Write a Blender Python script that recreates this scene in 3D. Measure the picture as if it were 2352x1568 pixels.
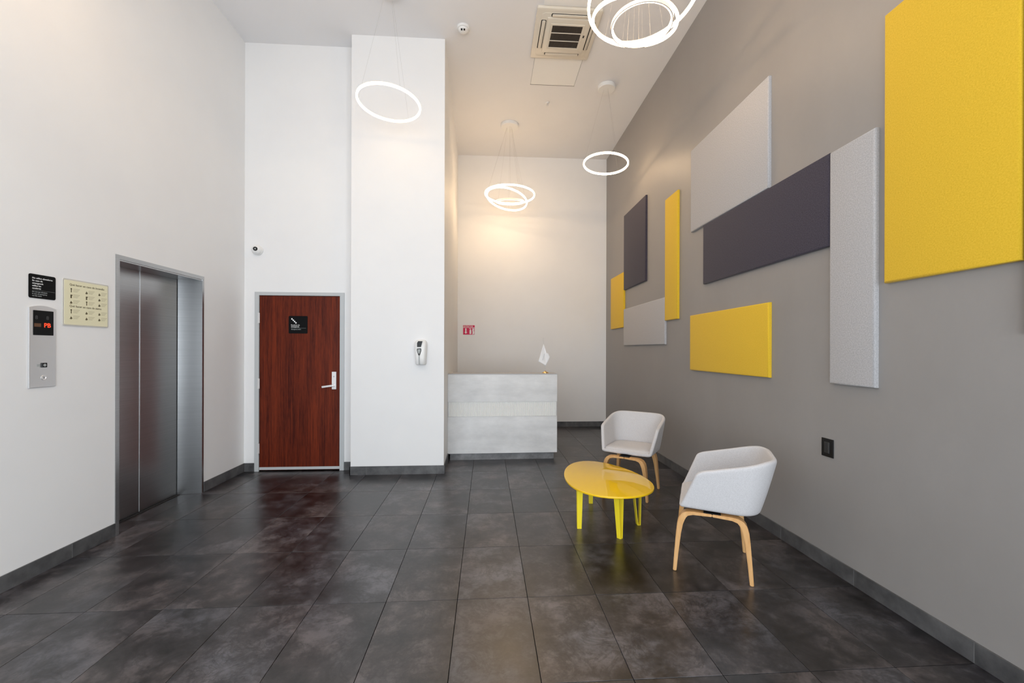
import bpy, bmesh, math, random
from mathutils import Vector, Matrix
random.seed(7)
for o in list(bpy.data.objects): bpy.data.objects.remove(o)
SC = bpy.context.scene
COL = SC.collection

# ------------------------------------------------------------------ camera
FPX, YAW, ROLL, HY, EYE = 946.6, 0.0611, 0.0029, 804.2, 1.45
cam = bpy.data.cameras.new('camera'); camo = bpy.data.objects.new('camera', cam); COL.objects.link(camo)
cam.sensor_fit = 'HORIZONTAL'; cam.sensor_width = 36.0
cam.lens = FPX / 2352 * 36.0
cam.shift_y = (HY - 784) / 2352
cam.clip_start = 0.02
r0 = Vector((math.cos(YAW), -math.sin(YAW), 0)); fw = Vector((math.sin(YAW), math.cos(YAW), 0)); up0 = Vector((0, 0, 1))
rt = r0 * math.cos(ROLL) + up0 * math.sin(ROLL)
up = up0 * math.cos(ROLL) - r0 * math.sin(ROLL)
M = Matrix((rt, up, -fw)).transposed().to_4x4(); M.translation = Vector((0, 0, EYE))
camo.matrix_world = M
SC.camera = camo

# ------------------------------------------------------------------ light and exposure
SC.view_settings.view_transform = 'Standard'
SC.view_settings.look = 'None'
SC.view_settings.gamma = 1.0
SC.view_settings.use_curve_mapping = False
SC.view_settings.exposure = 0.38
w = bpy.data.worlds.new('world'); SC.world = w; w.use_nodes = True
w.node_tree.nodes['Background'].inputs[0].default_value = (0.86, 0.93, 1.0, 1)
w.node_tree.nodes['Background'].inputs[1].default_value = 1.0
DAY = 140.0          # daylight through the street glazing behind the camera; also scales the added side fills
def area(name, loc, rot, sx, sy, power, col):
    l = bpy.data.lights.new(name, 'AREA'); l.shape = 'RECTANGLE'; l.size = sx; l.size_y = sy
    l.energy = power; l.color = col
    o = bpy.data.objects.new(name, l); COL.objects.link(o); o.location = loc; o.rotation_euler = rot
    return o
area('daylight_glazing', (-0.3, -3.05, 1.50), (math.radians(90), 0, 0), 4.7, 2.7, DAY, (0.87, 0.94, 1.0))
area('fill_light_left', (-2.86, -1.85, 2.15), (math.radians(90), 0, math.radians(-90)), 2.2, 3.9, DAY * 0.32, (0.87, 0.94, 1.0))  # added fill light on the left, brightens the grey wall
area('fill_light_right', (2.26, -1.85, 2.15), (math.radians(90), 0, math.radians(90)), 2.2, 3.9, DAY * 0.85, (0.87, 0.94, 1.0))  # added fill light on the right, brightens the white left wall
RING_E = 10.0       # x a dimmer setting per pendant, given where each is built
RING_C = (1.0, 0.70, 0.41)

# ------------------------------------------------------------------ helpers
def mat(name, base=(0.8, 0.8, 0.8), rough=0.5, metal=0.0, spec=0.5, emit=None, estr=0.0):
    m = bpy.data.materials.new(name); m.use_nodes = True
    b = m.node_tree.nodes['Principled BSDF']
    b.inputs['Base Color'].default_value = (*base, 1); b.inputs['Roughness'].default_value = rough
    b.inputs['Metallic'].default_value = metal; b.inputs['Specular IOR Level'].default_value = spec
    if emit: b.inputs['Emission Color'].default_value = (*emit, 1); b.inputs['Emission Strength'].default_value = estr
    return m
def N(m, t, **kw):
    n = m.node_tree.nodes.new(t)
    for k, v in kw.items():
        if hasattr(n, k): setattr(n, k, v)
        else: n.inputs[k].default_value = v
    return n
def L(m, a, b): m.node_tree.links.new(a, b)
def noise_mat(name, c1, c2, scale=5, detail=6, rough=0.5, r2=None, stretch=(1, 1, 1), metal=0, bump=0, bscale=None, spec=0.5, lo=0.3, hi=0.7, rnd=0.0, coord='Object'):
    m = mat(name, c1, rough, metal, spec); b = m.node_tree.nodes['Principled BSDF']
    tc = N(m, 'ShaderNodeTexCoord'); mp = N(m, 'ShaderNodeMapping'); mp.inputs['Scale'].default_value = stretch
    L(m, tc.outputs[coord], mp.inputs['Vector'])
    vec = mp.outputs[0]
    if rnd:
        oi = N(m, 'ShaderNodeObjectInfo'); ml = N(m, 'ShaderNodeMath', operation='MULTIPLY'); ml.inputs[1].default_value = 37.0
        L(m, oi.outputs['Random'], ml.inputs[0]); va = N(m, 'ShaderNodeVectorMath', operation='ADD')
        L(m, vec, va.inputs[0]); L(m, ml.outputs[0], va.inputs[1]); vec = va.outputs[0]
    n = N(m, 'ShaderNodeTexNoise'); n.inputs['Scale'].default_value = scale; n.inputs['Detail'].default_value = detail; n.inputs['Roughness'].default_value = 0.62
    L(m, vec, n.inputs['Vector'])
    cr = N(m, 'ShaderNodeValToRGB'); cr.color_ramp.elements[0].position = lo; cr.color_ramp.elements[1].position = hi
    cr.color_ramp.elements[0].color = (*c1, 1); cr.color_ramp.elements[1].color = (*c2, 1)
    L(m, n.outputs['Fac'], cr.inputs[0]); out = cr.outputs[0]
    if rnd:
        hs = N(m, 'ShaderNodeHueSaturation'); mr = N(m, 'ShaderNodeMapRange'); mr.inputs['To Min'].default_value = 1 - rnd; mr.inputs['To Max'].default_value = 1 + rnd
        L(m, oi.outputs['Random'], mr.inputs['Value']); L(m, mr.outputs[0], hs.inputs['Value']); L(m, out, hs.inputs['Color']); out = hs.outputs[0]
    L(m, out, b.inputs['Base Color'])
    if r2 is not None:
        mr = N(m, 'ShaderNodeMapRange'); mr.inputs['From Min'].default_value = lo; mr.inputs['From Max'].default_value = hi
        mr.inputs['To Min'].default_value = rough; mr.inputs['To Max'].default_value = r2
        L(m, n.outputs['Fac'], mr.inputs['Value']); L(m, mr.outputs[0], b.inputs['Roughness'])
    if bump:
        n2 = N(m, 'ShaderNodeTexNoise'); n2.inputs['Scale'].default_value = bscale or scale * 4; n2.inputs['Detail'].default_value = 4
        L(m, vec, n2.inputs['Vector'])
        bp = N(m, 'ShaderNodeBump'); bp.inputs['Strength'].default_value = bump; bp.inputs['Distance'].default_value = 0.002
        L(m, n2.outputs['Fac'], bp.inputs['Height']); L(m, bp.outputs[0], b.inputs['Normal'])
    return m
def fabric(name, c1, c2, sc=600, bump=0.12, blotch=0.08):
    """woven cloth: crossed fine threads plus a soft slub"""
    m = mat(name, c1, 0.95, 0, 0.15); b = m.node_tree.nodes['Principled BSDF']
    b.inputs['Sheen Weight'].default_value = 0.15
    tc = N(m, 'ShaderNodeTexCoord'); fs = []
    for st in ((sc, sc * .22, sc * .22), (sc * .22, sc, sc * .22), (sc * .22, sc * .22, sc)):
        mp = N(m, 'ShaderNodeMapping'); mp.inputs['Scale'].default_value = st; L(m, tc.outputs['Object'], mp.inputs['Vector'])
        n = N(m, 'ShaderNodeTexNoise'); n.inputs['Scale'].default_value = 1.0; n.inputs['Detail'].default_value = 2; L(m, mp.outputs[0], n.inputs['Vector']); fs.append(n.outputs['Fac'])
    a = N(m, 'ShaderNodeMath', operation='ADD'); L(m, fs[0], a.inputs[0]); L(m, fs[1], a.inputs[1])
    a2 = N(m, 'ShaderNodeMath', operation='ADD'); L(m, a.outputs[0], a2.inputs[0]); L(m, fs[2], a2.inputs[1])
    mr = N(m, 'ShaderNodeMapRange'); mr.inputs['From Min'].default_value = 1.2; mr.inputs['From Max'].default_value = 1.8; L(m, a2.outputs[0], mr.inputs['Value'])
    mx = N(m, 'ShaderNodeMix', data_type='RGBA'); mx.inputs[6].default_value = (*c1, 1); mx.inputs[7].default_value = (*c2, 1)
    L(m, mr.outputs[0], mx.inputs[0]); L(m, mx.outputs[2], b.inputs['Base Color'])
    bp = N(m, 'ShaderNodeBump'); bp.inputs['Strength'].default_value = bump; bp.inputs['Distance'].default_value = 0.001
    L(m, mr.outputs[0], bp.inputs['Height']); L(m, bp.outputs[0], b.inputs['Normal'])
    return m

MT = {}
MT['white'] = noise_mat('white_paint', (0.79, 0.79, 0.795), (0.82, 0.82, 0.82), 1.3, 3, 0.55, bump=0.04, bscale=180)
MT['ceil'] = noise_mat('ceiling_paint', (0.80, 0.80, 0.815), (0.83, 0.83, 0.845), 1.0, 3, 0.7)
MT['grey'] = noise_mat('grey_paint', (0.272, 0.260, 0.252), (0.302, 0.290, 0.282), 1.7, 7, 0.42, r2=0.5, stretch=(1, 1, .6), bump=0.05, bscale=60)
def slate():
    m = mat('slate_tile', (.03, .03, .03), 0.3, 0, 0.95); b = m.node_tree.nodes['Principled BSDF']
    tc = N(m, 'ShaderNodeTexCoord'); oi = N(m, 'ShaderNodeObjectInfo')
    ml = N(m, 'ShaderNodeMath', operation='MULTIPLY'); ml.inputs[1].default_value = 61.0; L(m, oi.outputs['Random'], ml.inputs[0])
    va = N(m, 'ShaderNodeVectorMath', operation='ADD'); L(m, tc.outputs['Object'], va.inputs[0]); L(m, ml.outputs[0], va.inputs[1])
    def ns(sc, d, r=.6, dist=0.0):
        n = N(m, 'ShaderNodeTexNoise'); n.inputs['Scale'].default_value = sc; n.inputs['Detail'].default_value = d; n.inputs['Roughness'].default_value = r; n.inputs['Distortion'].default_value = dist
        L(m, va.outputs[0], n.inputs['Vector']); return n.outputs['Fac']
    big, mid, fine = ns(2.8, 3, .55), ns(9, 8, .66), ns(60, 4, .6)
    s1 = N(m, 'ShaderNodeMath', operation='MULTIPLY_ADD'); L(m, mid, s1.inputs[0]); s1.inputs[1].default_value = .95; L(m, big, s1.inputs[2])
    s2 = N(m, 'ShaderNodeMath', operation='MULTIPLY_ADD'); L(m, fine, s2.inputs[0]); s2.inputs[1].default_value = .30; L(m, s1.outputs[0], s2.inputs[2])
    cr = N(m, 'ShaderNodeValToRGB'); mr = N(m, 'ShaderNodeMapRange'); mr.inputs['From Min'].default_value = .90; mr.inputs['From Max'].default_value = 1.36
    L(m, s2.outputs[0], mr.inputs['Value']); L(m, mr.outputs[0], cr.inputs[0])
    e = cr.color_ramp.elements; e[0].position = 0; e[1].position = 1
    e[0].color = (.0030, .0026, .0030, 1); e[1].color = (.092, .087, .089, 1); x = e.new(.45); x.color = (.026, .0235, .0250, 1)
    # slow drift between a brownish and a bluish slate
    hue = ns(1.6, 2); hm = N(m, 'ShaderNodeMapRange'); hm.inputs['From Min'].default_value = .38; hm.inputs['From Max'].default_value = .62; L(m, hue, hm.inputs['Value'])
    tint = N(m, 'ShaderNodeMix', data_type='RGBA'); tint.inputs[6].default_value = (1.10, .97, .93, 1); tint.inputs[7].default_value = (.93, .98, 1.09, 1); L(m, hm.outputs[0], tint.inputs[0])
    mu = N(m, 'ShaderNodeMix', data_type='RGBA', blend_type='MULTIPLY'); mu.inputs[0].default_value = 1; L(m, cr.outputs[0], mu.inputs[6]); L(m, tint.outputs[2], mu.inputs[7])
    vn = ns(4.5, 9, .68, .8); v1 = N(m, 'ShaderNodeMath', operation='SUBTRACT'); L(m, vn, v1.inputs[0]); v1.inputs[1].default_value = .5
    v2 = N(m, 'ShaderNodeMath', operation='ABSOLUTE'); L(m, v1.outputs[0], v2.inputs[0])
    vm = N(m, 'ShaderNodeMapRange'); vm.inputs['From Min'].default_value = .0; vm.inputs['From Max'].default_value = .035; vm.inputs['To Min'].default_value = .50; L(m, v2.outputs[0], vm.inputs['Value'])
    hs = N(m, 'ShaderNodeHueSaturation'); vr = N(m, 'ShaderNodeMapRange'); vr.inputs['To Min'].default_value = .75; vr.inputs['To Max'].default_value = 1.25
    L(m, oi.outputs['Random'], vr.inputs['Value']); vp = N(m, 'ShaderNodeMath', operation='MULTIPLY'); L(m, vr.outputs[0], vp.inputs[0]); L(m, vm.outputs[0], vp.inputs[1]); L(m, vp.outputs[0], hs.inputs['Value']); L(m, mu.outputs[2], hs.inputs['Color']); L(m, hs.outputs[0], b.inputs['Base Color'])
    rr_ = N(m, 'ShaderNodeMapRange'); rr_.inputs['From Min'].default_value = .9; rr_.inputs['From Max'].default_value = 1.4; rr_.inputs['To Min'].default_value = .285; rr_.inputs['To Max'].default_value = .35
    L(m, s2.outputs[0], rr_.inputs['Value']); L(m, rr_.outputs[0], b.inputs['Roughness'])
    bp = N(m, 'ShaderNodeBump'); bp.inputs['Strength'].default_value = .0; bp.inputs['Distance'].default_value = .0012; L(m, mid, bp.inputs['Height']); 
    return m
MT['tile'] = slate()
MT['tile_side'] = noise_mat('slate_skirting', (0.045, 0.045, 0.048), (0.13, 0.13, 0.133), 7, 9, 0.38, r2=0.46, rnd=0.12, spec=0.5)
MT['grout'] = mat('dark_grout', (0.008, 0.008, 0.008), 0.9, 0, 0.1)
MT['grout_light'] = mat('light_grout', (0.16, 0.16, 0.16), 0.8)
def steel(name, st):
    m = noise_mat(name, (0.42, 0.425, 0.43), (0.50, 0.505, 0.51), 1.0, 2, 0.285, stretch=st, metal=1.0, lo=0.25, hi=0.75)
    b = m.node_tree.nodes['Principled BSDF']; b.inputs['Anisotropic'].default_value = 0.0
    return m
MT['steel'] = steel('brushed_steel', (1.5, 1.5, 300))
MT['hatch'] = mat('white_hatch', (.86, .86, .85), .6)
MT['frame'] = mat('grey_enamel', (0.50, 0.52, 0.53), 0.4)
MT['alu'] = mat('satin_aluminium', (0.70, 0.70, 0.71), 0.33, 0.9)
MT['alu_l'] = mat('satin_chrome', (0.78, 0.77, 0.77), 0.28, 0.55)
MT['black'] = mat('black_plastic', (0.006, 0.006, 0.0065), 0.35, 0, 0.3)
MT['blacksign'] = mat('black_acrylic', (0.003, 0.003, 0.0035), 0.4, 0, 0.12)
MT['print_w'] = mat('white_print', (0.80, 0.80, 0.80), 0.6)
MT['print_g'] = mat('grey_print', (0.36, 0.38, 0.38), 0.6)
MT['cream'] = mat('cream_luminescent_card', (0.78, 0.74, 0.52), 0.45)
MT['ink'] = mat('dark_ink', (0.12, 0.10, 0.05), 0.6)
MT['ink2'] = mat('pale_ink', (0.42, 0.38, 0.25), 0.6)
MT['red'] = mat('red_vinyl', (0.62, 0.012, 0.085), 0.45, 0, 0.3)
MT['led'] = mat('red_led', (0.3, 0.0, 0.0), 0.4, emit=(1.0, 0.06, 0.015), estr=1.3)
MT['led_dim'] = mat('unlit_indicator', (0.12, 0.05, 0.02), 0.4)
MT['dark_glass'] = mat('dark_display', (0.004, 0.004, 0.0045), 0.3, 0, 0.15)
MT['cream_pl'] = mat('cream_plastic', (0.72, 0.67, 0.58), 0.4)
MT['white_pl'] = mat('white_plastic', (0.82, 0.82, 0.81), 0.35)
MT['yellow_f'] = fabric('yellow_cloth', (0.68, 0.43, 0.022), (0.79, 0.52, 0.045))
MT['dark_f'] = fabric('charcoal_cloth', (0.036, 0.031, 0.044), (0.072, 0.063, 0.084))
MT['light_f'] = fabric('light_grey_cloth', (0.36, 0.355, 0.365), (0.52, 0.515, 0.525))
MT['chair_f'] = fabric('pale_grey_felt', (0.52, 0.51, 0.52), (0.63, 0.62, 0.63), 700, 0.1)
MT['yellow'] = mat('yellow_lacquer', (0.86, 0.54, 0.012), 0.02, 0, 0.6)
MT['yellow_leg'] = mat('yellow_powder_coat', (0.92, 0.73, 0.03), 0.35)
MT['oak'] = noise_mat('beech_ply', (0.60, 0.32, 0.115), (0.72, 0.43, 0.19), 6, 6, 0.38, stretch=(6, 6, 1), lo=0.3, hi=0.7)
MT['concrete'] = noise_mat('concrete_laminate', (0.58, 0.585, 0.59), (0.78, 0.785, 0.79), 3.2, 10, 0.5, stretch=(.7, 1, 1.6), lo=0.3, hi=0.68)
MT['flute'] = mat('white_fluted_panel', (0.80, 0.80, 0.78), 0.45)
MT['plinth'] = noise_mat('grey_plinth', (0.10, 0.10, 0.105), (0.24, 0.24, 0.245), 9, 8, 0.3)
MT['brass'] = mat('brass', (0.80, 0.52, 0.22), 0.22, 1.0)
MT['cloth_w'] = mat('white_flag_cloth', (0.83, 0.83, 0.84), 0.8)
MT['housing'] = mat('ring_housing', (0.72, 0.66, 0.60), 0.4)
MT['wire'] = mat('steel_wire', (0.40, 0.39, 0.38), 0.5)
MT['dark_void'] = mat('dark_recess', (0.012, 0.010, 0.010), 0.7)
# mahogany veneer with straight vertical grain
def veneer():
    m = mat('mahogany_veneer', (0.12, 0.02, 0.008), 0.45, 0, 0.18); b = m.node_tree.nodes['Principled BSDF']
    tc = N(m, 'ShaderNodeTexCoord')
    def ns(st, sc, d):
        mp = N(m, 'ShaderNodeMapping'); mp.inputs['Scale'].default_value = st; L(m, tc.outputs['Object'], mp.inputs['Vector'])
        n = N(m, 'ShaderNodeTexNoise'); n.inputs['Scale'].default_value = sc; n.inputs['Detail'].default_value = d; L(m, mp.outputs[0], n.inputs['Vector']); return n.outputs['Fac']
    f1 = ns((60, 60, 2.2), 1, 5); f2 = ns((9, 9, 0.5), 1, 3); f3 = ns((120, 120, 14), 1, 2)
    a = N(m, 'ShaderNodeMath', operation='ADD'); L(m, f1, a.inputs[0]); L(m, f2, a.inputs[1])
    a2 = N(m, 'ShaderNodeMath', operation='MULTIPLY_ADD'); L(m, f3, a2.inputs[0]); a2.inputs[1].default_value = 0.5; L(m, a.outputs[0], a2.inputs[2])
    cr = N(m, 'ShaderNodeValToRGB'); cr.color_ramp.elements[0].position = 0.95; cr.color_ramp.elements[1].position = 1.5
    mr = N(m, 'ShaderNodeMapRange'); mr.inputs['From Min'].default_value = 0.95; mr.inputs['From Max'].default_value = 1.55
    L(m, a2.outputs[0], mr.inputs['Value'])
    cr.color_ramp.elements[0].position = 0.0; cr.color_ramp.elements[1].position = 1.0
    cr.color_ramp.elements[0].color = (0.045, 0.0050, 0.0022, 1); cr.color_ramp.elements[1].color = (0.165, 0.024, 0.0065, 1)
    L(m, mr.outputs[0], cr.inputs[0]); L(m, cr.outputs[0], b.inputs['Base Color'])
    return m
MT['veneer'] = veneer()

def smooth(me, ang=40):
    for p in me.polygons: p.use_smooth = True
    try: me.set_sharp_from_angle(angle=math.radians(ang))
    except Exception: pass
def obj(name, bm, m, parent=None, sm=None, loc=None):
    if isinstance(bm, bpy.types.Mesh): me = bm
    else:
        me = bpy.data.meshes.new(name); bm.normal_update(); bm.to_mesh(me); bm.free()
    if m is not None and not me.materials: me.materials.append(MT[m] if isinstance(m, str) else m)
    if sm: smooth(me, sm)
    o = bpy.data.objects.new(name, me); COL.objects.link(o)
    if parent is not None: o.parent = parent
    if loc is not None: o.location = loc
    return o
def tag(o, label=None, cat=None, group=None, kind=None):
    if label: o['label'] = label
    if cat: o['category'] = cat
    if group: o['group'] = group
    if kind: o['kind'] = kind
    return o
def thing(name, label, cat, loc=(0, 0, 0), rotz=0.0, group=None, kind=None):
    o = bpy.data.objects.new(name, None); COL.objects.link(o); o.empty_display_size = 0.1
    o.location = loc; o.rotation_euler = (0, 0, rotz); return tag(o, label, cat, group, kind)
def bx(x0, x1, y0, y1, z0, z1, bevel=0.0, seg=1, bm=None):
    nb = bmesh.new()
    bmesh.ops.create_cube(nb, size=1.0)
    for v in nb.verts:
        v.co = Vector(((x0 + x1) / 2 + v.co.x * (x1 - x0), (y0 + y1) / 2 + v.co.y * (y1 - y0), (z0 + z1) / 2 + v.co.z * (z1 - z0)))
    if bevel: bmesh.ops.bevel(nb, geom=nb.edges[:], offset=bevel, segments=seg, affect='EDGES', profile=0.5)
    if bm is None: return nb
    me = bpy.data.meshes.new('tmp'); nb.to_mesh(me); nb.free(); bm.from_mesh(me); bpy.data.meshes.remove(me)
    return bm
def cyl(p0, p1, r0, r1=None, seg=16, bm=None, caps=True):
    if bm is None: bm = bmesh.new()
    r1 = r0 if r1 is None else r1
    p0 = Vector(p0); p1 = Vector(p1); d = (p1 - p0).normalized()
    a = d.orthogonal().normalized(); b = d.cross(a)
    A = [bm.verts.new(p0 + r0 * (math.cos(t) * a + math.sin(t) * b)) for t in [2 * math.pi * i / seg for i in range(seg)]]
    B = [bm.verts.new(p1 + r1 * (math.cos(t) * a + math.sin(t) * b)) for t in [2 * math.pi * i / seg for i in range(seg)]]
    for i in range(seg): bm.faces.new((A[i], A[(i + 1) % seg], B[(i + 1) % seg], B[i]))
    if caps: bm.faces.new(A[::-1]); bm.faces.new(B)
    return bm
def lathe(prof, seg=32, axis='z', bm=None, off=(0, 0, 0)):
    """prof: (radius, height) pairs"""
    if bm is None: bm = bmesh.new()
    rows = []
    for r, h in prof:
        row = []
        for i in range(seg):
            t = 2 * math.pi * i / seg; x, y = r * math.cos(t), r * math.sin(t)
            c = (x, y, h) if axis == 'z' else (x, h, y)
            row.append(bm.verts.new(Vector(c) + Vector(off)))
        rows.append(row)
    for a, b in zip(rows, rows[1:]):
        for i in range(seg): bm.faces.new((a[i], a[(i + 1) % seg], b[(i + 1) % seg], b[i]))
    bm.faces.new(rows[0][::-1]); bm.faces.new(rows[-1])
    bmesh.ops.recalc_face_normals(bm, faces=bm.faces[:])
    return bm
def prism(pts, y0, y1, bevel=0.0, seg=2, bm=None):
    """outline in local x,z extruded along y"""
    nb = bmesh.new()
    A = [nb.verts.new((x, y0, z)) for x, z in pts]; B = [nb.verts.new((x, y1, z)) for x, z in pts]
    n = len(pts)
    nb.faces.new(A); nb.faces.new(B[::-1])
    for i in range(n): nb.faces.new((A[i], B[i], B[(i + 1) % n], A[(i + 1) % n]))
    bmesh.ops.recalc_face_normals(nb, faces=nb.faces[:])
    if bevel:
        es = [e for e in nb.edges if all(abs(v.co.y - y0) < 1e-6 for v in e.verts)]
        bmesh.ops.bevel(nb, geom=es, offset=bevel, segments=seg, affect='EDGES', profile=0.5)
    if bm is None: return nb
    me = bpy.data.meshes.new('tmp'); nb.to_mesh(me); nb.free(); bm.from_mesh(me); bpy.data.meshes.remove(me); return bm
def rrect(x0, x1, z0, z1, r, n=5):
    pts = []
    for cx, cz, a0 in ((x1 - r, z1 - r, 0), (x0 + r, z1 - r, 90), (x0 + r, z0 + r, 180), (x1 - r, z0 + r, 270)):
        for i in range(n + 1):
            a = math.radians(a0 + 90 * i / n); pts.append((cx + r * math.cos(a), cz + r * math.sin(a)))
    return pts
def text_bm(lines, depth=0.0006):
    """lines: (string, x, z, size); flat lettering in local x,z facing -y"""
    bm = bmesh.new()
    for s, x, z, size in lines:
        cu = bpy.data.curves.new('t', 'FONT'); cu.body = s; cu.size = size; cu.resolution_u = 2; cu.extrude = depth
        cu.offset = size * 0.012
        o = bpy.data.objects.new('t', cu); COL.objects.link(o)
        dg = bpy.context.evaluated_depsgraph_get(); me = bpy.data.meshes.new_from_object(o.evaluated_get(dg))
        me.transform(Matrix.Translation((x, 0, z)) @ Matrix.Rotation(math.radians(90), 4, 'X'))
        bm.from_mesh(me); bpy.data.objects.remove(o); bpy.data.curves.remove(cu); bpy.data.meshes.remove(me)
    return bm

# ------------------------------------------------------------------ room
XR, XL, YB, ZC, YC, YD = 2.276, -2.878, 7.756, 5.099, 4.877, 5.085
YF = -3.2
EZ, EY0, EY1 = 2.155, 3.405, 4.352       # elevator opening
def structure(name, bm, m, label=None, parent=None):
    o = obj(name, bm, m, parent); o['kind'] = 'structure'
    if label: o['label'] = label
    return o
T = 0.2
# left wall with the elevator opening
b = bx(XL - T, XL, YF, -2.95, 0, ZC); bx(XL - T, XL, -.75, EY0, 0, ZC, bm=b); bx(XL - T, XL, -2.95, -.75, 4.1, ZC, bm=b); bx(XL - T, XL, -2.95, -.75, 0, .12, bm=b); bx(XL - T, XL, EY1, YD + T, 0, ZC, bm=b); bx(XL - T, XL, EY0, EY1, EZ, ZC, bm=b)
bx(XL - T - .25, XL - T - .06, EY0 - .2, EY1 + .2, 0, 2.6, bm=b)
structure('wall_left', b, 'white', 'tall white wall with the lift opening')
b = bx(XR, XR + T, YF, -2.95, 0, ZC); bx(XR, XR + T, -.75, YB + T, 0, ZC, bm=b); bx(XR, XR + T, -2.95, -.75, 4.1, ZC, bm=b); bx(XR, XR + T, -2.95, -.75, 0, .12, bm=b)
structure('wall_right', b, 'grey', 'tall grey painted wall behind the fabric panels')
# back wall with the stair door opening
DX0, DX1, DZ = -2.745, -1.722, 2.13
b = bx(XL - T, DX0, YD, YD + T, 0, ZC); bx(DX1, -1.571, YD, YD + T, 0, ZC, bm=b); bx(DX0, DX1, YD, YD + T, DZ, ZC, bm=b)
bx(DX0 - .1, DX1 + .1, YD + T, YD + T + .05, 0, 2.4, bm=b)
structure('wall_back_left', b, 'white', 'white wall around the brown door')
b = bmesh.new()
lo = [(-1.571, YC), (-0.500, YC), (-0.546, YB), (-1.571, YB)]
A = [b.verts.new((x, y, 0)) for x, y in lo]; B = [b.verts.new((x, y, ZC)) for x, y in lo]
b.faces.new(A[::-1]); b.faces.new(B)
for i in range(4): b.faces.new((A[i], A[(i + 1) % 4], B[(i + 1) % 4], B[i]))
bmesh.ops.recalc_face_normals(b, faces=b.faces[:])
structure('wall_column', b, 'white', 'white projecting column between door and reception niche')
structure('wall_back', bx(-1.6, XR + T, YB, YB + T, 0, ZC), 'white', 'white end wall of the reception niche')
structure('ceiling', bx(XL - T, XR + T, YF, YB + T, ZC, ZC + .15), 'ceil', 'flat off-white ceiling')
# glazed street front behind the camera
b = bx(XL - T, -2.7, YF - T, YF, 0, ZC); bx(2.1, XR + T, YF - T, YF, 0, ZC, bm=b); bx(-2.7, 2.1, YF - T, YF, 4.2, ZC, bm=b); bx(-2.7, 2.1, YF - T, YF, 0, .12, bm=b)
structure('wall_front', b, 'white', 'white wall around the street glazing')
wn = thing('window_1', 'street glazing with dark frame', None, (-.3, YF - .1, .12), 0, kind='structure')
for x in (-2.37, -1.2, 0, 1.2, 2.37): obj('mullion', bx(x - .03, x + .03, -.05, .05, 0, 4.08), 'black', wn)
for z in (.03, 2.35, 4.05): obj('transom', bx(-2.4, 2.4, -.045, .045, z - .04, z + .04), 'black', wn)

for wname, wx, wr in (('added_window_2', XL - .1, math.pi / 2), ('added_window_3', XR + .1, -math.pi / 2)):  # side windows added out of view as sources for the fill lights
  wn = thing(wname, 'unseen side glazing with dark frame, added for the fill light', None, (wx, -1.85, .12), wr, kind='structure')
  for x in (-1.07, 0, 1.07): obj('mullion', bx(x - .03, x + .03, -.05, .05, 0, 3.98), 'black', wn)
  for z in (.03, 2.35, 3.95): obj('transom', bx(-1.1, 1.1, -.045, .045, z - .04, z + .04), 'black', wn)

# floor tiles, each a part of the floor
X0, Y0, TW, TD = -0.1659, 2.4119, 0.4085, 0.6304
fl = structure('floor', bx(XL - T - .05, XR + T, YF, YB + T, -.08, -.011), 'grout', 'dark grey tiled floor')
G = 0.0014
regions = [(XL, XR, YF, YC), (XL, -1.571, YC, YD), (-0.53, XR, YC, YB), (XL - .21, XL, EY0, EY1)]
full = {}
def tile_mesh(wx, wy):
    k = (round(wx, 4), round(wy, 4))
    if k not in full:
        t = bx(-wx / 2, wx / 2, -wy / 2, wy / 2, -.0105, 0, 0.0008, 1); me = bpy.data.meshes.new('floor_tile'); t.to_mesh(me); t.free(); me.materials.append(MT['tile']); full[k] = me
    return full[k]
for j in range(-9, 9):
    for i in range(-8, 7):
        a0, a1, b0, b1 = X0 + i * TW, X0 + (i + 1) * TW, Y0 + j * TD, Y0 + (j + 1) * TD
        for (u0, u1, v0, v1) in regions:
            c0, c1, d0, d1 = max(a0, u0), min(a1, u1), max(b0, v0), min(b1, v1)
            if c1 - c0 < .012 or d1 - d0 < .012: continue
            # join across region seams: keep one piece per region only when the seam is real
            g0 = G if c0 == a0 else 0; g1 = G if c1 == a1 else 0; h0 = G if d0 == b0 else 0; h1 = G if d1 == b1 else 0
            c0 += g0; c1 -= g1; d0 += h0; d1 -= h1
            obj('floor_tile', tile_mesh(c1 - c0, d1 - d0), None, fl, loc=((c0 + c1) / 2, (d0 + d1) / 2, 0))

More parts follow.
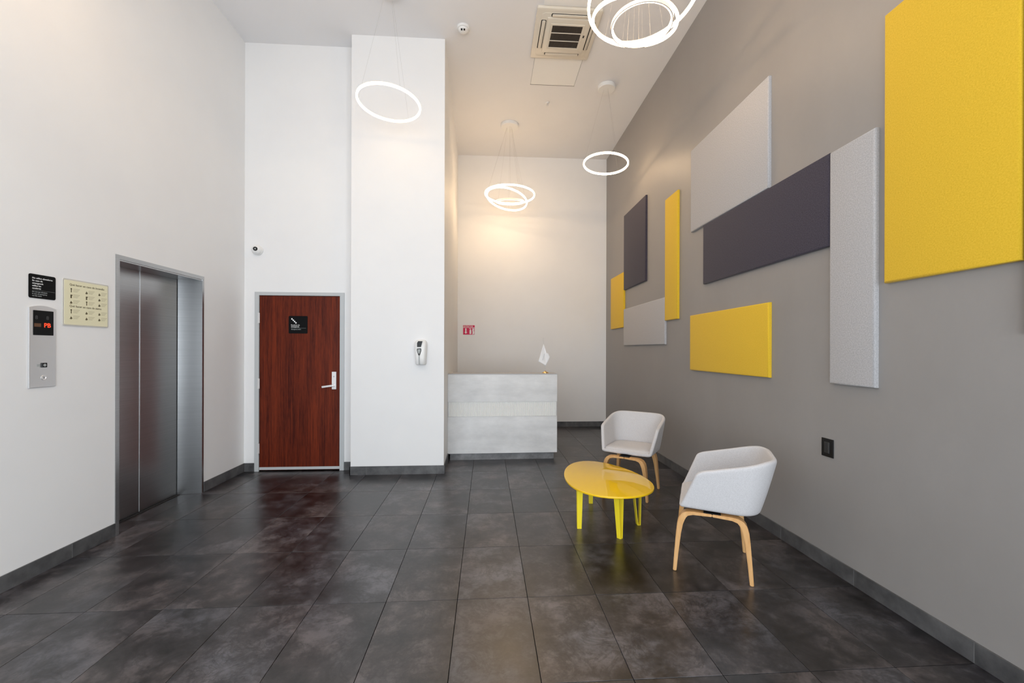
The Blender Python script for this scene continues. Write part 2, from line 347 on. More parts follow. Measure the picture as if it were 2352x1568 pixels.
# skirting of slate pieces
BH, BT = 0.100, 0.010
def skirting(name, p0, p1, nx, ny, cuts, label):
    """p0->p1 along the wall foot, (nx,ny) into the room; cuts = distances of the joints"""
    root = thing(name, label, None, kind='structure')
    d = Vector((p1[0] - p0[0], p1[1] - p0[1])); ln = d.length; d /= ln
    cs = [0] + [c for c in cuts if .02 < c < ln - .02] + [ln]
    for a, c in zip(cs, cs[1:]):
        a2, c2 = a + (.0012 if a > 0 else 0), c - (.0012 if c < ln else 0)
        bm = bmesh.new(); q = []
        for s_, o_ in ((a2, 0.0005), (c2, 0.0005), (c2, BT), (a2, BT)): q.append((p0[0] + d.x * s_ + nx * o_, p0[1] + d.y * s_ + ny * o_))
        A = [bm.verts.new((x, y, .0005)) for x, y in q]; B = [bm.verts.new((x, y, BH)) for x, y in q]
        bm.faces.new(A); bm.faces.new(B[::-1])
        for i in range(4): bm.faces.new((A[i], B[i], B[(i + 1) % 4], A[(i + 1) % 4]))
        bmesh.ops.recalc_face_normals(bm, faces=bm.faces[:])
        bmesh.ops.bevel(bm, geom=bm.edges[:], offset=.0008, segments=1, affect='EDGES')
        obj('skirting_tile', bm, 'tile_side', root)
        if c < ln:
            bm = bmesh.new()
            m0, m1 = c - .0012, c + .0012
            q = [(p0[0] + d.x * s_ + nx * o_, p0[1] + d.y * s_ + ny * o_) for s_, o_ in ((m0, .0005), (m1, .0005), (m1, BT - .001), (m0, BT - .001))]
            A = [bm.verts.new((x, y, .0005)) for x, y in q]; B = [bm.verts.new((x, y, BH - .001)) for x, y in q]
            bm.faces.new(A); bm.faces.new(B[::-1])
            for i in range(4): bm.faces.new((A[i], B[i], B[(i + 1) % 4], A[(i + 1) % 4]))
            bmesh.ops.recalc_face_normals(bm, faces=bm.faces[:])
            obj('grout_joint', bm, 'grout_light', root)
ycuts = [Y0 + j * TD for j in range(-9, 9)]
skirting('baseboard_right', (XR, YF), (XR, YB), -1, 0, [y - YF for y in ycuts], 'slate skirting under the grey wall')
skirting('baseboard_left', (XL, YF), (XL, EY0 - .03), 1, 0, [y - YF for y in ycuts], 'slate skirting left of the lift')
skirting('baseboard_left', (XL, EY1 + .028), (XL, YD), 1, 0, [y - EY1 - .028 for y in ycuts], 'slate skirting between lift and door')
skirting('baseboard_back', (XL + BT, YD), (DX0 - .012, YD), 0, -1, [], 'short slate skirting left of the door')
skirting('baseboard_back', (DX1 + .012, YD), (-1.571 - BT, YD), 0, -1, [], 'short slate skirting right of the door')
skirting('baseboard_column', (-1.571, YD), (-1.571, YC - BT), -1, 0, [], 'slate skirting on the side of the column')
skirting('baseboard_column', (-1.571 - BT, YC), (-0.500 + BT, YC), 0, -1, [.19, .60, 1.01], 'light slate skirting along the column front')
skirting('baseboard_column', (-0.500, YC), (-0.546, YB), 1, 0, [.35, .98, 1.61, 2.24], 'slate skirting inside the niche')
skirting('baseboard_back', (-0.535, YB), (XR - BT, YB), 0, -1, [.4, .81, 1.22, 1.63, 2.04, 2.45], 'slate skirting under the end wall')

# ------------------------------------------------------------------ lift doors
el = thing('door_1', 'brushed steel lift doors set back in a steel jamb', None, (XL, (EY0 + EY1) / 2, 0), math.pi / 2, kind='structure')
# local x = +Y world, local y = into the wall
hw = (EY1 - EY0) / 2
seam = 3.862 - (EY0 + EY1) / 2
obj('door_panel', bx(-hw - .03, seam - .0015, .206, .229, .006, EZ + .02, .002), 'steel', el)
obj('door_panel', bx(seam + .0015, hw - .02, .204, .227, .006, EZ + .02, .002), 'steel', el)
obj('door_edge', bx(seam - .0014, seam + .0014, .2035, .2115, .006, EZ), 'alu', el)
def quadprism(q, z0, z1):
    b = bmesh.new(); A = [b.verts.new((x, y, z0)) for x, y in q]; B = [b.verts.new((x, y, z1)) for x, y in q]
    b.faces.new(A); b.faces.new(B[::-1]); n = len(q)
    for i in range(n): b.faces.new((A[i], B[i], B[(i + 1) % n], A[(i + 1) % n]))
    bmesh.ops.recalc_face_normals(b, faces=b.faces[:]); return b
obj('jamb', quadprism([(hw - .001, -.006), (hw + .024, -.006), (hw + .024, -.0005), (hw - .0005, -.0005), (hw - .0005, .199), (hw - .046, .199)], .0008, EZ - .001), 'steel', el)
obj('jamb', quadprism([(-hw - .026, -.006), (-hw + .006, -.006), (-hw + .006, .199), (-hw + .0005, .199), (-hw + .0005, -.0005), (-hw - .026, -.0005)], .0008, EZ - .001), 'steel', el)
b = bx(-hw - .026, hw + .024, -.007, -.0005, EZ - .001, EZ + .033); bx(-hw + .0005, hw - .0005, -.0005, .199, EZ - .012, EZ - .0015, bm=b)
obj('lintel', b, 'steel', el)
obj('sill', bx(-hw + .007, hw - .05, .17, .2, .0008, .004), 'dark_void', el)
# black instruction plate, call panel, evacuation card on the left wall
def wall_l(name, label, cat, y, z): return thing(name, label, cat, (XL, y, z), math.pi / 2)
t = wall_l('lift_notice', 'small black sign with white text above the lift call panel', 'sign', 2.852, 1.774)
obj('plate', prism(rrect(-.0805, .0805, 0, .153, .011), -.004, -.0003), 'blacksign', t)
w_ = -.0625
o = obj('lettering', text_bm([('No utilice elevadores', w_, .1235, .0142), ('En caso de', w_, .107, .0142), ('emergencia', w_, .0905, .0142), ('utilice las', w_, .0745, .0142), ('escaleras', w_, .0585, .0142)], .0003), 'print_w', t, loc=(0, -.0044, 0)); o['label'] = 'white bold lettering'
o = obj('small_lettering', text_bm([('Do not use elevators', w_, .037, .0105), ('in case of emergency', w_, .0245, .0105), ('use the stairs', w_, .012, .0105)], .0003), 'print_g', t, loc=(0, -.0044, 0)); o['label'] = 'grey small lettering'
obj('divider_line', bx(-.062, .076, -.0046, -.004, .0497, .0505), 'print_g', t)
t = wall_l('lift_call_panel', 'tall steel lift call panel with red floor display', 'call panel', 2.850, 1.202)
pts = [(-.081, 0), (.081, 0), (.081, .512)] + [(.081 - .162 * i / 12, .512 + .016 * math.sin(math.pi * i / 12)) for i in range(1, 12)] + [(-.081, .512)]
obj('plate', prism(pts, -.008, -.0003, .0015), 'alu', t)
obj('display', prism(rrect(-.058, .064, .336, .495, .003), -.0095, -.0078), 'dark_glass', t)
o = obj('floor_readout', text_bm([('PB', .004, .388, .040)], .0003), 'led', t, loc=(0, -.0100, 0)); o['label'] = 'red lit PB characters'
obj('direction_indicator', bx(-.053, -.013, -.0100, -.0094, .390, .412), 'led_dim', t)
for x in (-.036, .030):
    b = text_bm([('8', x - .012, .438, .034)], .0002); obj('unlit_digit', b, mat('faint_digit', (.05, .05, .05), .5), t, loc=(0, -.0098, 0))
b = bx(-.011, .023, -.014, -.0078, .128, .158, .002); bq = obj('call_button', b, 'black', t)
obj('button_ring', lathe([(.0085, -.0152), (.0085, -.0138)], 20, 'y', off=(.006, 0, .143)), 'print_g', bq)
obj('button_mark', bx(-.036, -.016, -.0086, -.0079, .134, .150), 'print_g', t)
b = lathe([(.017, -.0078), (.017, -.0095), (.013, -.0105), (.011, -.0085)], 24, 'y', off=(.006, 0, .062)); kl = obj('key_lock', b, 'alu_l', t, 35)
obj('key_slot', bx(.005, .007, -.0105, -.0086, .055, .069), 'black', kl)
t = wall_l('evacuation_card', 'cream emergency instruction card with small pictograms beside the lift', 'sign', 3.146, 1.613)
obj('backing', prism(rrect(-.168, .168, -.002, .320, .010), -.006, -.0003), mat('clear_acrylic_edge', (.55, .53, .48), .2), t)
obj('card', prism(rrect(-.160, .160, .006, .311, .006), -.0075, -.0059), 'cream', t)
for tx_, z_ in (('Qué hacer en caso de incendio', .276), ('Qué hacer en caso de sismo', .128)):
    o = obj('heading', text_bm([(tx_, -.126, z_, .0205)], .0002), 'ink', t, loc=(0, -.0078, 0))
cp = bmesh.new()
def icon(x, z, k):
    ic = bmesh.new()
    if k % 3 == 0:
        prism([(x + .006 * math.cos(a), z + .012 + .006 * math.sin(a)) for a in [i * .785 for i in range(8)]], -.0081, -.0076, bm=ic); bx(x - .003, x + .003, -.0081, -.0076, z - .012, z + .006, bm=ic)
    elif k % 3 == 1:
        bx(x - .006, x + .004, -.0081, -.0076, z - .012, z + .009, bm=ic); bx(x - .006, x + .009, -.0081, -.0076, z + .006, z + .012, bm=ic)
    else:
        prism([(x - .010, z - .009), (x - .002, z + .009), (x + .009, z - .004), (x + .002, z - .011)], -.0081, -.0076, bm=ic)
    obj('pictogram', ic, 'ink', t)
k = 0
for zr in (.245, .205, .165, .099, .058):
    for xc in (-.122, -.012, .086):
        icon(xc + .008, zr - .004, (0, 2, 2, 1, 1, 2, 2, 0, 2, 0, 2, 2, 2, 2, 2)[k]); k += 1
        for q, ln in enumerate((.046, .038, .030)):
            bx(xc + .022, xc + .022 + ln, -.0079, -.0076, zr + .008 - q * .009, zr + .0105 - q * .009, bm=cp)
o = obj('captions', cp, 'ink2', t); o['kind'] = 'stuff'

# ------------------------------------------------------------------ stair door
dr = thing('door_2', 'reddish brown wooden door in a grey frame', None, ((DX0 + DX1) / 2, YD, 0), 0, kind='structure')
hw = (DX1 - DX0) / 2
FW = .042
b = bx(-hw - .008, -hw + FW, -.014, -.0005, .0008, DZ + .006); bx(hw - FW, hw + .008, -.014, -.0005, .0008, DZ + .006, bm=b); bx(-hw + FW, hw - FW, -.014, -.0005, DZ - FW + .008, DZ + .006, bm=b)
bx(-hw + .001, -hw + FW - .012, -.0005, .10, .0008, DZ - .001, bm=b); bx(hw - FW + .012, hw - .001, -.0005, .10, .0008, DZ - .001, bm=b); bx(-hw + FW - .012, hw - FW + .012, -.0005, .10, DZ - FW + .020, DZ - .001, bm=b)
obj('door_frame', b, 'frame', dr)
lf = obj('door_leaf', bx(-hw + FW + .003, hw - FW - .003, -.004, .04, .012, DZ - FW + .004, .0015), 'veneer', dr)
obj('kick_strip', bx(-hw + FW + .003, hw - FW - .003, -.009, -.0042, .018, .050), 'frame', lf)
for z0 in (1.765, .985, .215):
    h = obj('hinge', bx(-hw + FW - .013, -hw + FW + .010, -.016, -.0142, z0, z0 + .12), 'alu_l', dr)
    obj('hinge_pin', cyl((-hw + FW - .001, -.019, z0 - .004), (-hw + FW - .001, -.019, z0 + .124), .0055, seg=10), 'alu_l', h, 35)
cx = (DX0 + DX1) / 2
hd = obj('handle_plate', bx(-1.858 - cx, -1.805 - cx, -.013, -.0042, .975, 1.186, .002), 'alu_l', dr)
b = cyl((-1.834 - cx, -.013, 1.023), (-1.834 - cx, -.055, 1.023), .0125, seg=16); obj('lever_rose', b, 'alu_l', hd, 35)
b = bmesh.new()
bx(-1.960 - cx, -1.826 - cx, -.060, -.044, -.012, .012, .004, 2, bm=b)
me = bpy.data.meshes.new('lever'); bmesh.ops.transform(b, matrix=Matrix.Translation((-1.834 - cx, 0, 1.023)) @ Matrix.Rotation(math.radians(-8), 4, 'Y') @ Matrix.Translation((1.834 + cx, 0, 0)), verts=b.verts[:]); b.to_mesh(me); b.free()
obj('lever', me, 'alu_l', hd)
obj('key_cylinder', cyl((-1.833 - cx, -.0155, 1.128), (-1.833 - cx, -.012, 1.128), .009, seg=16), 'frame', hd, 35)
t = thing('stair_sign', 'small square black sign with a stair symbol on the brown door', 'sign', (-2.2535, YD - .0045, 1.644), 0)
obj('plate', prism(rrect(-.1095, .1095, 0, .209, .010), -.004, -.0003), 'blacksign', t)
b = bmesh.new()
for i in range(4): bx(-.079 + i * .0155, -.064 + i * .0155, -.0046, -.004, .166 - i * .0155 - .001, .181 - i * .0155, bm=b)
o = obj('stair_symbol', b, 'print_w', t); o['label'] = 'white stair symbol'
obj('lettering', text_bm([('Escaleras de', -.082, .093, .0205), ('emergencia', -.082, .0735, .0205)], .0003), 'print_w', t, loc=(0, -.0044, 0))
obj('small_lettering', text_bm([('Emergency stairs', -.080, .044, .0165)], .0003), 'print_g', t, loc=(0, -.0044, 0))
obj('divider_line', bx(-.08, .092, -.0046, -.004, .063, .0645), 'print_g', t)

# dome camera over the door
t = thing('dome_camera', 'white ball security camera high on the wall above the door', 'camera', (-2.720, YD, 2.630), 0)
obj('mount', lathe([(.058, -.0003), (.060, -.012), (.055, -.022)], 32, 'y'), 'white_pl', t, 35)
b = bmesh.new(); bmesh.ops.create_uvsphere(b, u_segments=32, v_segments=18, radius=.055)
for v in b.verts: v.co.y -= .030
hs = obj('housing', b, 'white_pl', t, 60)
dv = Vector((.16, -.98, .02)).normalized(); c0 = Vector((0, -.03, 0)) + dv * .051
dv2 = dv
obj('lens_ring', cyl(c0 - dv2 * .010, c0 + dv2 * .006, .026, .023, 24), 'black', hs, 35)
obj('lens', cyl(c0 + dv2 * .006, c0 + dv2 * .008, .009, .007, 16), 'print_g', hs, 35)

# ------------------------------------------------------------------ hand sanitiser dispenser on the column
t = thing('soap_dispenser', 'white wall dispenser with black emblem on the column', 'dispenser', (-.764, YC, 1.280), 0)
rows = [(.000, .052, .070), (.010, .058, .082), (.08, .063, .090), (.16, .068, .092), (.22, .070, .090), (.262, .066, .078), (.282, .052, .055), (.290, .030, .030)]
b = bmesh.new(); rr = []
for z, hw_, dp in rows:
    row = []
    for i in range(17):
        a = math.pi * i / 16; ca, sa = math.cos(a), math.sin(a)
        x = -hw_ * (abs(ca) ** .55) * (1 if ca > 0 else -1); y = -dp * (abs(sa) ** .45)
        row.append(b.verts.new((x, y - .0005, z)))
    rr.append(row)
for a_, c_ in zip(rr, rr[1:]):
    for i in range(16): b.faces.new((a_[i], a_[i + 1], c_[i + 1], c_[i]))
    b.faces.new((a_[16], a_[0], c_[0], c_[16]))
b.faces.new(rr[0]); b.faces.new(rr[-1][::-1]); bmesh.ops.recalc_face_normals(b, faces=b.faces[:])
bd = obj('body', b, 'white_pl', t, 50)
obj('refill_window', prism([(-.034, .205), (.010, .205), (.024, .272), (-.022, .272), (-.034, .250)], -.098, -.070, .002), 'black', t)
obj('push_lever', prism([(-.036, .186), (.008, .190), (.013, .183), (.013, .160), (.000, .118), (-.006, .108), (-.016, .108), (-.022, .118), (-.036, .162)], -.097, -.070, .002), 'black', t)
obj('drip_channel', prism([(-.014, .002), (-.005, .002), (-.004, .108), (-.017, .108)], -.0955, -.070), 'print_g', t)
obj('lever_inlay', prism([(-.028, .178), (.004, .180), (.004, .160), (-.006, .128), (-.016, .128), (-.028, .158)], -.0985, -.0965), 'print_g', t)

# ------------------------------------------------------------------ ceiling fittings
t = thing('cassette_air_conditioner', 'square cream ceiling cassette air conditioner with black grille', 'air conditioner', (.8815, 4.7035, ZC), 0)
hx, hy = .355, .374
def rect_ring(x0, x1, y0, y1, ix0, ix1, iy0, iy1, z0, z1, bev=0):
    b = bmesh.new()
    bx(x0, x1, y0, iy0, z0, z1, bm=b); bx(x0, x1, iy1, y1, z0, z1, bm=b); bx(x0, ix0, iy0, iy1, z0, z1, bm=b); bx(ix1, x1, iy0, iy1, z0, z1, bm=b); return b
def slab(x0, x1, y0, y1, z0, z1, r, taper=0.0, n=6):
    """rounded plate hanging under the ceiling; z0 is the lower face, slightly smaller by taper"""
    b = bmesh.new()
    def lp(tp, z): return [b.verts.new((x, y, z)) for x, y in rrect(x0 + tp, x1 - tp, y0 + tp, y1 - tp, r, n)]
    T_ = lp(0, z1); M_ = lp(0, z0 + taper * .6); B_ = lp(taper, z0)
    for a_, c_ in ((T_, M_), (M_, B_)):
        for i in range(len(a_)): b.faces.new((a_[i], a_[(i + 1) % len(a_)], c_[(i + 1) % len(a_)], c_[i]))
    b.faces.new(T_); b.faces.new(B_[::-1]); bmesh.ops.recalc_face_normals(b, faces=b.faces[:]); return b
obj('fascia', slab(-hx, hx, -hy, hy, -.034, -.0005, .018, .012), 'cream_pl', t, 40)
obj('raised_rim', slab(-hx + .05, hx - .05, -hy + .05, hy - .05, -.040, -.0335, .06, .006), 'cream_pl', t, 40)
cpn = obj('centre_panel', slab(-.232, .253, -.272, .240, -.056, -.040, .012, .006), 'cream_pl', t, 40)
for (x0, x1, y0, y1) in ((-.290, -.246, -.225, .185), (.266, .300, -.225, .185), (-.190, .215, -.316, -.286), (-.190, .215, .252, .288)):
    obj('air_slot', slab(x0 - .006, x1 + .006, y0 - .006, y1 + .006, -.0412, -.0385, .012), 'dark_void', t)
    obj('louvre', slab(x0 + .004, x1 - .002, y0, y1, -.050, -.0410, .012, .003), 'cream_pl', t, 40)
gx0, gx1, gy0, gy1 = -.166, .174, -.187, .140
obj('grille_opening', bx(gx0, gx1, gy0, gy1, -.0575, -.0555), 'dark_void', cpn)
b = rect_ring(gx0 - .02, gx1 + .02, gy0 - .02, gy1 + .02, gx0, gx1, gy0, gy1, -.062, -.056); obj('grille_frame', b, 'cream_pl', cpn)
for yy in (gy0 + .105, gy0 + .222): obj('grille_bar', bx(gx0, gx1, yy - .004, yy + .004, -.064, -.0575), 'cream_pl', cpn)
b = bmesh.new()
for i in range(26):
    xx = gx0 + (i + .5) * (gx1 - gx0) / 26
    bx(xx - .0016, xx + .0016, gy0, gy1, -.0610, -.0575, bm=b)
o = obj('grille_slats', b, mat('brown_slat', (.07, .05, .04), .5), cpn); o['kind'] = 'stuff'
obj('receiver', bx(.205, .222, -.055, -.02, -.0575, -.0555), 'black', cpn)
t = tag(obj('ceiling_access_panel', bx(-.299, .299, -.268, .268, -.006, -.0005, .001), 'hatch', loc=(.888, 5.352, ZC)), 'white square access panel in the ceiling behind the air conditioner', 'access panel')
t = tag(obj('ceiling_access_panel', bx(-.299, .299, -.30, .30, -.006, -.0005, .001), 'hatch', loc=(.888, 4.02, ZC)), 'white access panel at the top edge in front of the air conditioner', 'access panel')
obj('shadow_gap', bx(-.305, .305, -.274, -.2695, -.0045, -.0008), 'dark_void', bpy.data.objects['ceiling_access_panel'])
obj('shadow_gap', bx(-.305, .305, .2695, .276, -.0045, -.0008), 'dark_void', bpy.data.objects['ceiling_access_panel'])
for x in (-.3025, .3025): obj('side_shadow_gap', bx(x - .0022, x + .0022, -.269, .269, -.0035, -.0008), 'frame', bpy.data.objects['ceiling_access_panel'])  # grey strips stand in for the shade in the panel joint
t = thing('smoke_detector', 'round white smoke detector on the ceiling beside the column', 'smoke detector', (-.276, 4.690, ZC), 0)
obj('base', lathe([(.072, -.0005), (.072, -.018), (.066, -.024)], 32), 'white_pl', t, 35)
obj('sensing_head', lathe([(.056, -.024), (.052, -.040), (.036, -.052), (.020, -.058)], 32), 'white_pl', t, 35)
for x in (-.016, .014): obj('sensor_window', bx(x - .009, x + .009, -.0455, -.030, -.056, -.045), 'black', t)
t = thing('sprinkler_head', 'tiny white sprinkler head on the ceiling past the access panel', 'sprinkler', (.880, 6.034, ZC), 0)
obj('escutcheon', lathe([(.028, -.0005), (.026, -.006), (.012, -.012)], 24), 'white_pl', t, 35)
obj('deflector', lathe([(.007, -.012), (.006, -.034), (.018, -.036), (.018, -.039)], 20), 'alu', t, 35)

# ------------------------------------------------------------------ ring pendants
def ring_bm(rad, prof):
    """prof: closed loop of (radial offset, axial)"""
    b = bmesh.new(); n = 128; R_ = []
    for i in range(n):
        t_ = 2 * math.pi * i / n
        R_.append([b.verts.new(((rad + a) * math.cos(t_), (rad + a) * math.sin(t_), z)) for a, z in prof])
    m = len(prof)
    for i in range(n):
        p, q = R_[i], R_[(i + 1) % n]
        for k in range(m): b.faces.new((p[k], q[k], q[(k + 1) % m], p[(k + 1) % m]))
    bmesh.ops.recalc_face_normals(b, faces=b.faces[:]); return b
def pendant(label, canopy, rings, angs, can_r=.118, group='ring pendant lamps', dim=1.0):
    gm = mat('ring_diffuser', (0.9, 0.85, 0.78), 0.5, emit=RING_C, estr=RING_E * dim)
    t = thing('ring_pendant_lamp', label, 'pendant lamp', (canopy[0], canopy[1], ZC), 0, group)
    obj('canopy', lathe([(can_r, -.0005), (can_r, -.044), (can_r - .006, -.050)], 40), 'white_pl', t, 35)
    for ri_, ((cx_, cy_, cz_, tx, ty, rad), an) in enumerate(zip(rings, angs)):
        nrm = Vector((tx, ty, 1)).normalized(); e1 = Vector((0, 1, 0)).cross(nrm).normalized(); e2 = nrm.cross(e1)
        Mx = Matrix((e1, e2, nrm)).transposed().to_4x4(); Mx.translation = Vector((cx_ - canopy[0], cy_ - canopy[1], cz_ - ZC))
        inner = ri_ == 2 and can_r > .13
        hs_ = obj('ring', ring_bm(rad, [(.002, .014), (.0095, .014), (.0095, -.0135), (.002, -.0135)] if inner else [(-.009, .010), (.009, .010), (.009, .014), (-.009, .014)]), 'housing', t)
        hs_.matrix_local = Mx
        obj('diffuser', ring_bm(rad, [(.0018, .0135), (-.0085, .0135), (-.0092, .003), (-.0085, -.009), (-.005, -.0133), (.0018, -.0133)] if inner else [(.0085, .0098), (-.0085, .0098), (-.0092, .003), (-.0085, -.009), (-.005, -.0135), (.005, -.0135), (.0085, -.009), (.0092, .003)]), gm, hs_, 50)
        for a in an:
            a = math.radians(a); p = Mx @ Vector((rad * math.cos(a), rad * math.sin(a), .014))
            q = Vector((.32 * can_r * math.cos(a), .32 * can_r * math.sin(a), -.0505))
            obj('wire', cyl(q, p, .0006, seg=6), 'wire', t)
    return t
pendant('single glowing ring pendant hanging in front of the column', (-.986, 4.204), [(-.9864, 4.2035, 3.9218, .0569, .023, .305)], [(180, 62, -58)], dim=.75)
pendant('glowing pendant of three crossed rings before the white end wall', (.359, 6.66), [(.3691, 6.7472, 4.0019, .0282, .0043, .403), (.3218, 6.7737, 3.9345, .2254, .1628, .335), (.3706, 6.7246, 3.8766, -.0031, -.1623, .22)], [(165, 45, -75), (195, 80, -50), (150, 30, -90)], .142, dim=2.0)
pendant('single glowing ring pendant hanging close to the grey wall', (1.640, 5.60), [(1.6642, 5.7148, 4.0786, .078, .028, .305)], [(165, 40, -78)], dim=2.6)
pendant('large glowing three-ring pendant cut off by the top edge', (1.165, 3.10), [(1.172, 3.061, 4.119, -.045, .098, .403), (1.155, 3.19, 4.04, .126, -.19, .325), (1.1757, 3.0916, 3.9454, .0222, -.0018, .22)], [(165, 45, 80), (120, 60, 90), (100, 50, 75)], .142, dim=2.0)
# unseen pendants: first implied by the warm wall, the two behind added as fill
pendant('three-ring glowing pendant overhead outside the left top of the frame', (-2.05, 2.30), [(-2.05, 2.30, 4.22, .03, .0, .403), (-2.08, 2.32, 4.16, .2, .15, .335), (-2.05, 2.30, 4.08, 0, -.16, .22)], [(165, 45, -75), (195, 80, -50), (150, 30, -90)], .142, dim=1.3)
pendant('unseen three-ring glowing pendant added behind the camera on the left as fill light', (-1.3, -.7), [(-1.3, -.7, 4.05, .03, .0, .403), (-1.33, -.68, 3.98, .2, .15, .335), (-1.3, -.7, 3.9, 0, -.16, .22)], [(165, 45, -75), (195, 80, -50), (150, 30, -90)], .142)
pendant('unseen single glowing ring pendant added behind the camera on the right as fill light', (1.3, .5), [(1.3, .5, 4.0, .05, .02, .305)], [(180, 60, -60)])

# ------------------------------------------------------------------ wall panels
def panel(label, y0, y1, z0, z1, m, bulge=.006):
    th = .030
    b = bx(0, th, -(y1 - y0) / 2, (y1 - y0) / 2, 0, z1 - z0)
    fr = [e for e in b.edges if all(v.co.x < 1e-6 for v in e.verts)]
    bmesh.ops.bevel(b, geom=fr, offset=.013, segments=4, affect='EDGES', profile=.5)
    o = obj('fabric_wall_panel', b, m, None, 50, loc=(XR - th - .0005, (y0 + y1) / 2, z0))
    return tag(o, label, 'wall panel', 'padded fabric panels on the grey wall')
g = .0015
panel('small yellow padded panel farthest along the grey wall, beside the room corner', 6.668, 7.37, 1.835, 2.75, 'yellow_f')
panel('upright charcoal padded panel near the far end of the grey wall', 5.735, 6.700 - .034, 2.445, 3.667, 'dark_f')
panel('small light grey padded panel below the upright charcoal one', 5.098, 6.664, 1.532, 2.13, 'light_f')
panel('narrow upright yellow padded strip on the grey wall', 4.75, 5.094, 1.83, 3.357, 'yellow_f')
panel('large light grey padded panel above the long charcoal one', 3.175, 4.435, 2.759, 3.66, 'light_f')
panel('long horizontal charcoal padded panel on the grey wall', 2.581, 4.170, 2.143, 2.756, 'dark_f')
panel('tall narrow light grey padded strip beside the big yellow panel', 2.262, 2.579, 1.237, 2.752, 'light_f')
panel('wide low yellow padded panel under the long charcoal one', 3.165, 4.442, 1.237, 1.841, 'yellow_f')
panel('biggest yellow padded panel at the right edge of the picture', 1.603, 2.208, 1.836, 3.355, 'yellow_f')
panel('charcoal padded panel barely entering the right edge of the picture', .99, 1.598, 1.527, 3.05, 'dark_f')
t = thing('wall_switch', 'black switch plate low on the grey wall behind the near chair', 'switch', (XR, 2.617, .746), -math.pi / 2)
obj('plate', bx(-.047, .047, -.007, -.0005, 0, .121, .002, 2), 'black', t)
obj('rocker', bx(-.022, .022, -.010, -.0068, .024, .098, .001), mat('dark_rocker', (.02, .02, .021), .25), t)
obj('rocker_edge_shine', bx(.012, .016, -.0115, -.0098, .026, .096), mat('rocker_shine', (.07, .07, .07), .3), t)  # paler strip: highlight along the rocker put into the colour

# ------------------------------------------------------------------ red sign on the end wall
t = thing('extinguisher_sign', 'small red and white extinguisher sign on the white end wall', 'sign', (-.3355, YB, 1.735), 0)
obj('plate', bx(-.1135, .1135, -.004, -.0005, 0, .187), 'print_w', t)
obj('red_field', bx(-.108, .060, -.0052, -.0039, .006, .134), 'red', t)
obj('red_field', bx(-.108, .108, -.0052, -.0039, .140, .182), 'red', t)
obj('red_field', bx(.0615, .108, -.0052, -.0039, .006, .134), mat('pink_vinyl', (.62, .25, .36), .4), t)
b = bx(-.068, -.046, -.0062, -.0051, .048, .122); prism([(-.084, .052), (-.057, .022), (-.030, .052)], -.0062, -.0051, bm=b); obj('arrow_symbol', b, 'print_w', t)
b = prism(rrect(.012, .044, .016, .098, .012), -.0062, -.0051); bx(.022, .034, -.0062, -.0051, .096, .120, bm=b); bx(.006, .040, -.0062, -.0051, .114, .124, bm=b); obj('extinguisher_symbol', b, 'print_w', t)
b = prism([(.070, .018), (.098, .018), (.100, .060), (.086, .075), (.094, .112), (.074, .122), (.066, .08), (.076, .06)], -.0062, -.0051); obj('flame_symbol', b, 'print_w', t)
obj('lettering', text_bm([('EXTINTOR', -.100, .148, .036)], .0003), 'print_w', t, loc=(0, -.0056, 0))

# ------------------------------------------------------------------ reception desk
dk = thing('reception_desk', 'pale concrete-look reception desk with white fluted band', 'desk', (-.508, 5.430, 0), math.radians(.9))
DW, DD, DH = 1.447, .72, 1.14
obj('lower_front', bx(0, DW, 0, .024, .093, .572, .001), 'concrete', dk)
obj('upper_front', bx(0, DW, 0, .024, .771, DH - .012, .001), 'concrete', dk)
bnd = obj('fluted_band', bx(.008, DW - .010, .014, .022, .5725, .7705), 'flute', dk)
b = bmesh.new(); nfl = 94
for i in range(nfl):
    x_ = .012 + (DW - .026) * (i + .5) / nfl
    cyl((x_, .0155, .579), (x_, .0155, .764), .0062, seg=8, bm=b)
o = obj('flutes', b, 'flute', bnd, 35); o['kind'] = 'stuff'
obj('band_edge', bx(.008, DW - .010, .004, .0135, .5725, .5785), mat('band_lip', (.5, .5, .5), .4, .3), bnd)
obj('side_panel', bx(0, .024, .0245, DD, .093, DH - .012, .001), 'concrete', dk)
obj('side_panel', bx(DW - .024, DW, .0245, DD, .093, DH - .012, .001), 'concrete', dk)
obj('counter_ledge', bx(-.0, DW, -.0005, .30, DH - .0115, DH, .001), mat('ledge_grey', (.42, .42, .43), .4), dk)
obj('worktop', bx(.0245, DW - .0245, .0245, DD, .735, .760), 'concrete', dk)
obj('plinth', bx(.030, DW - .038, .035, DD - .03, .0008, .0925), 'plinth', dk)

# table flag on the desk
fx, fy = .800, 5.60
t = thing('table_flag', 'small white table flag on a brass base on the reception desk', 'flag', (fx, fy, DH + .0003), 0)
obj('base', lathe([(.044, 0), (.044, .006), (.036, .012), (.022, .020), (.010, .024), (.006, .030)], 32), 'brass', t, 35)
tp = Vector((-.030, 0, .462)); obj('pole', cyl((0, 0, .028), tp, .0032, seg=10), 'alu', t, 35)
obj('finial', cyl(tp, tp + Vector((-.001, 0, .022)), .006, .001, 12), 'alu', t, 35)
outline = [(-.028, .398), (.000, .330), (.012, .276), (.034, .270), (.062, .218), (.030, .150), (.004, .094), (-.040, .128), (-.098, .160), (-.074, .235), (-.052, .320)]
b = bmesh.new(); cen = (-.012, .23); NR = 6; rows = []
for k in range(NR + 1):
    f_ = k / NR
    rows.append([b.verts.new((cen[0] + (x - cen[0]) * f_, -.012 + .010 * math.sin((cen[0] + (x - cen[0]) * f_) * 70 + z * 8), cen[1] + (z - cen[1]) * f_)) for x, z in outline]) if k else rows.append([b.verts.new((cen[0], -.012, cen[1]))])
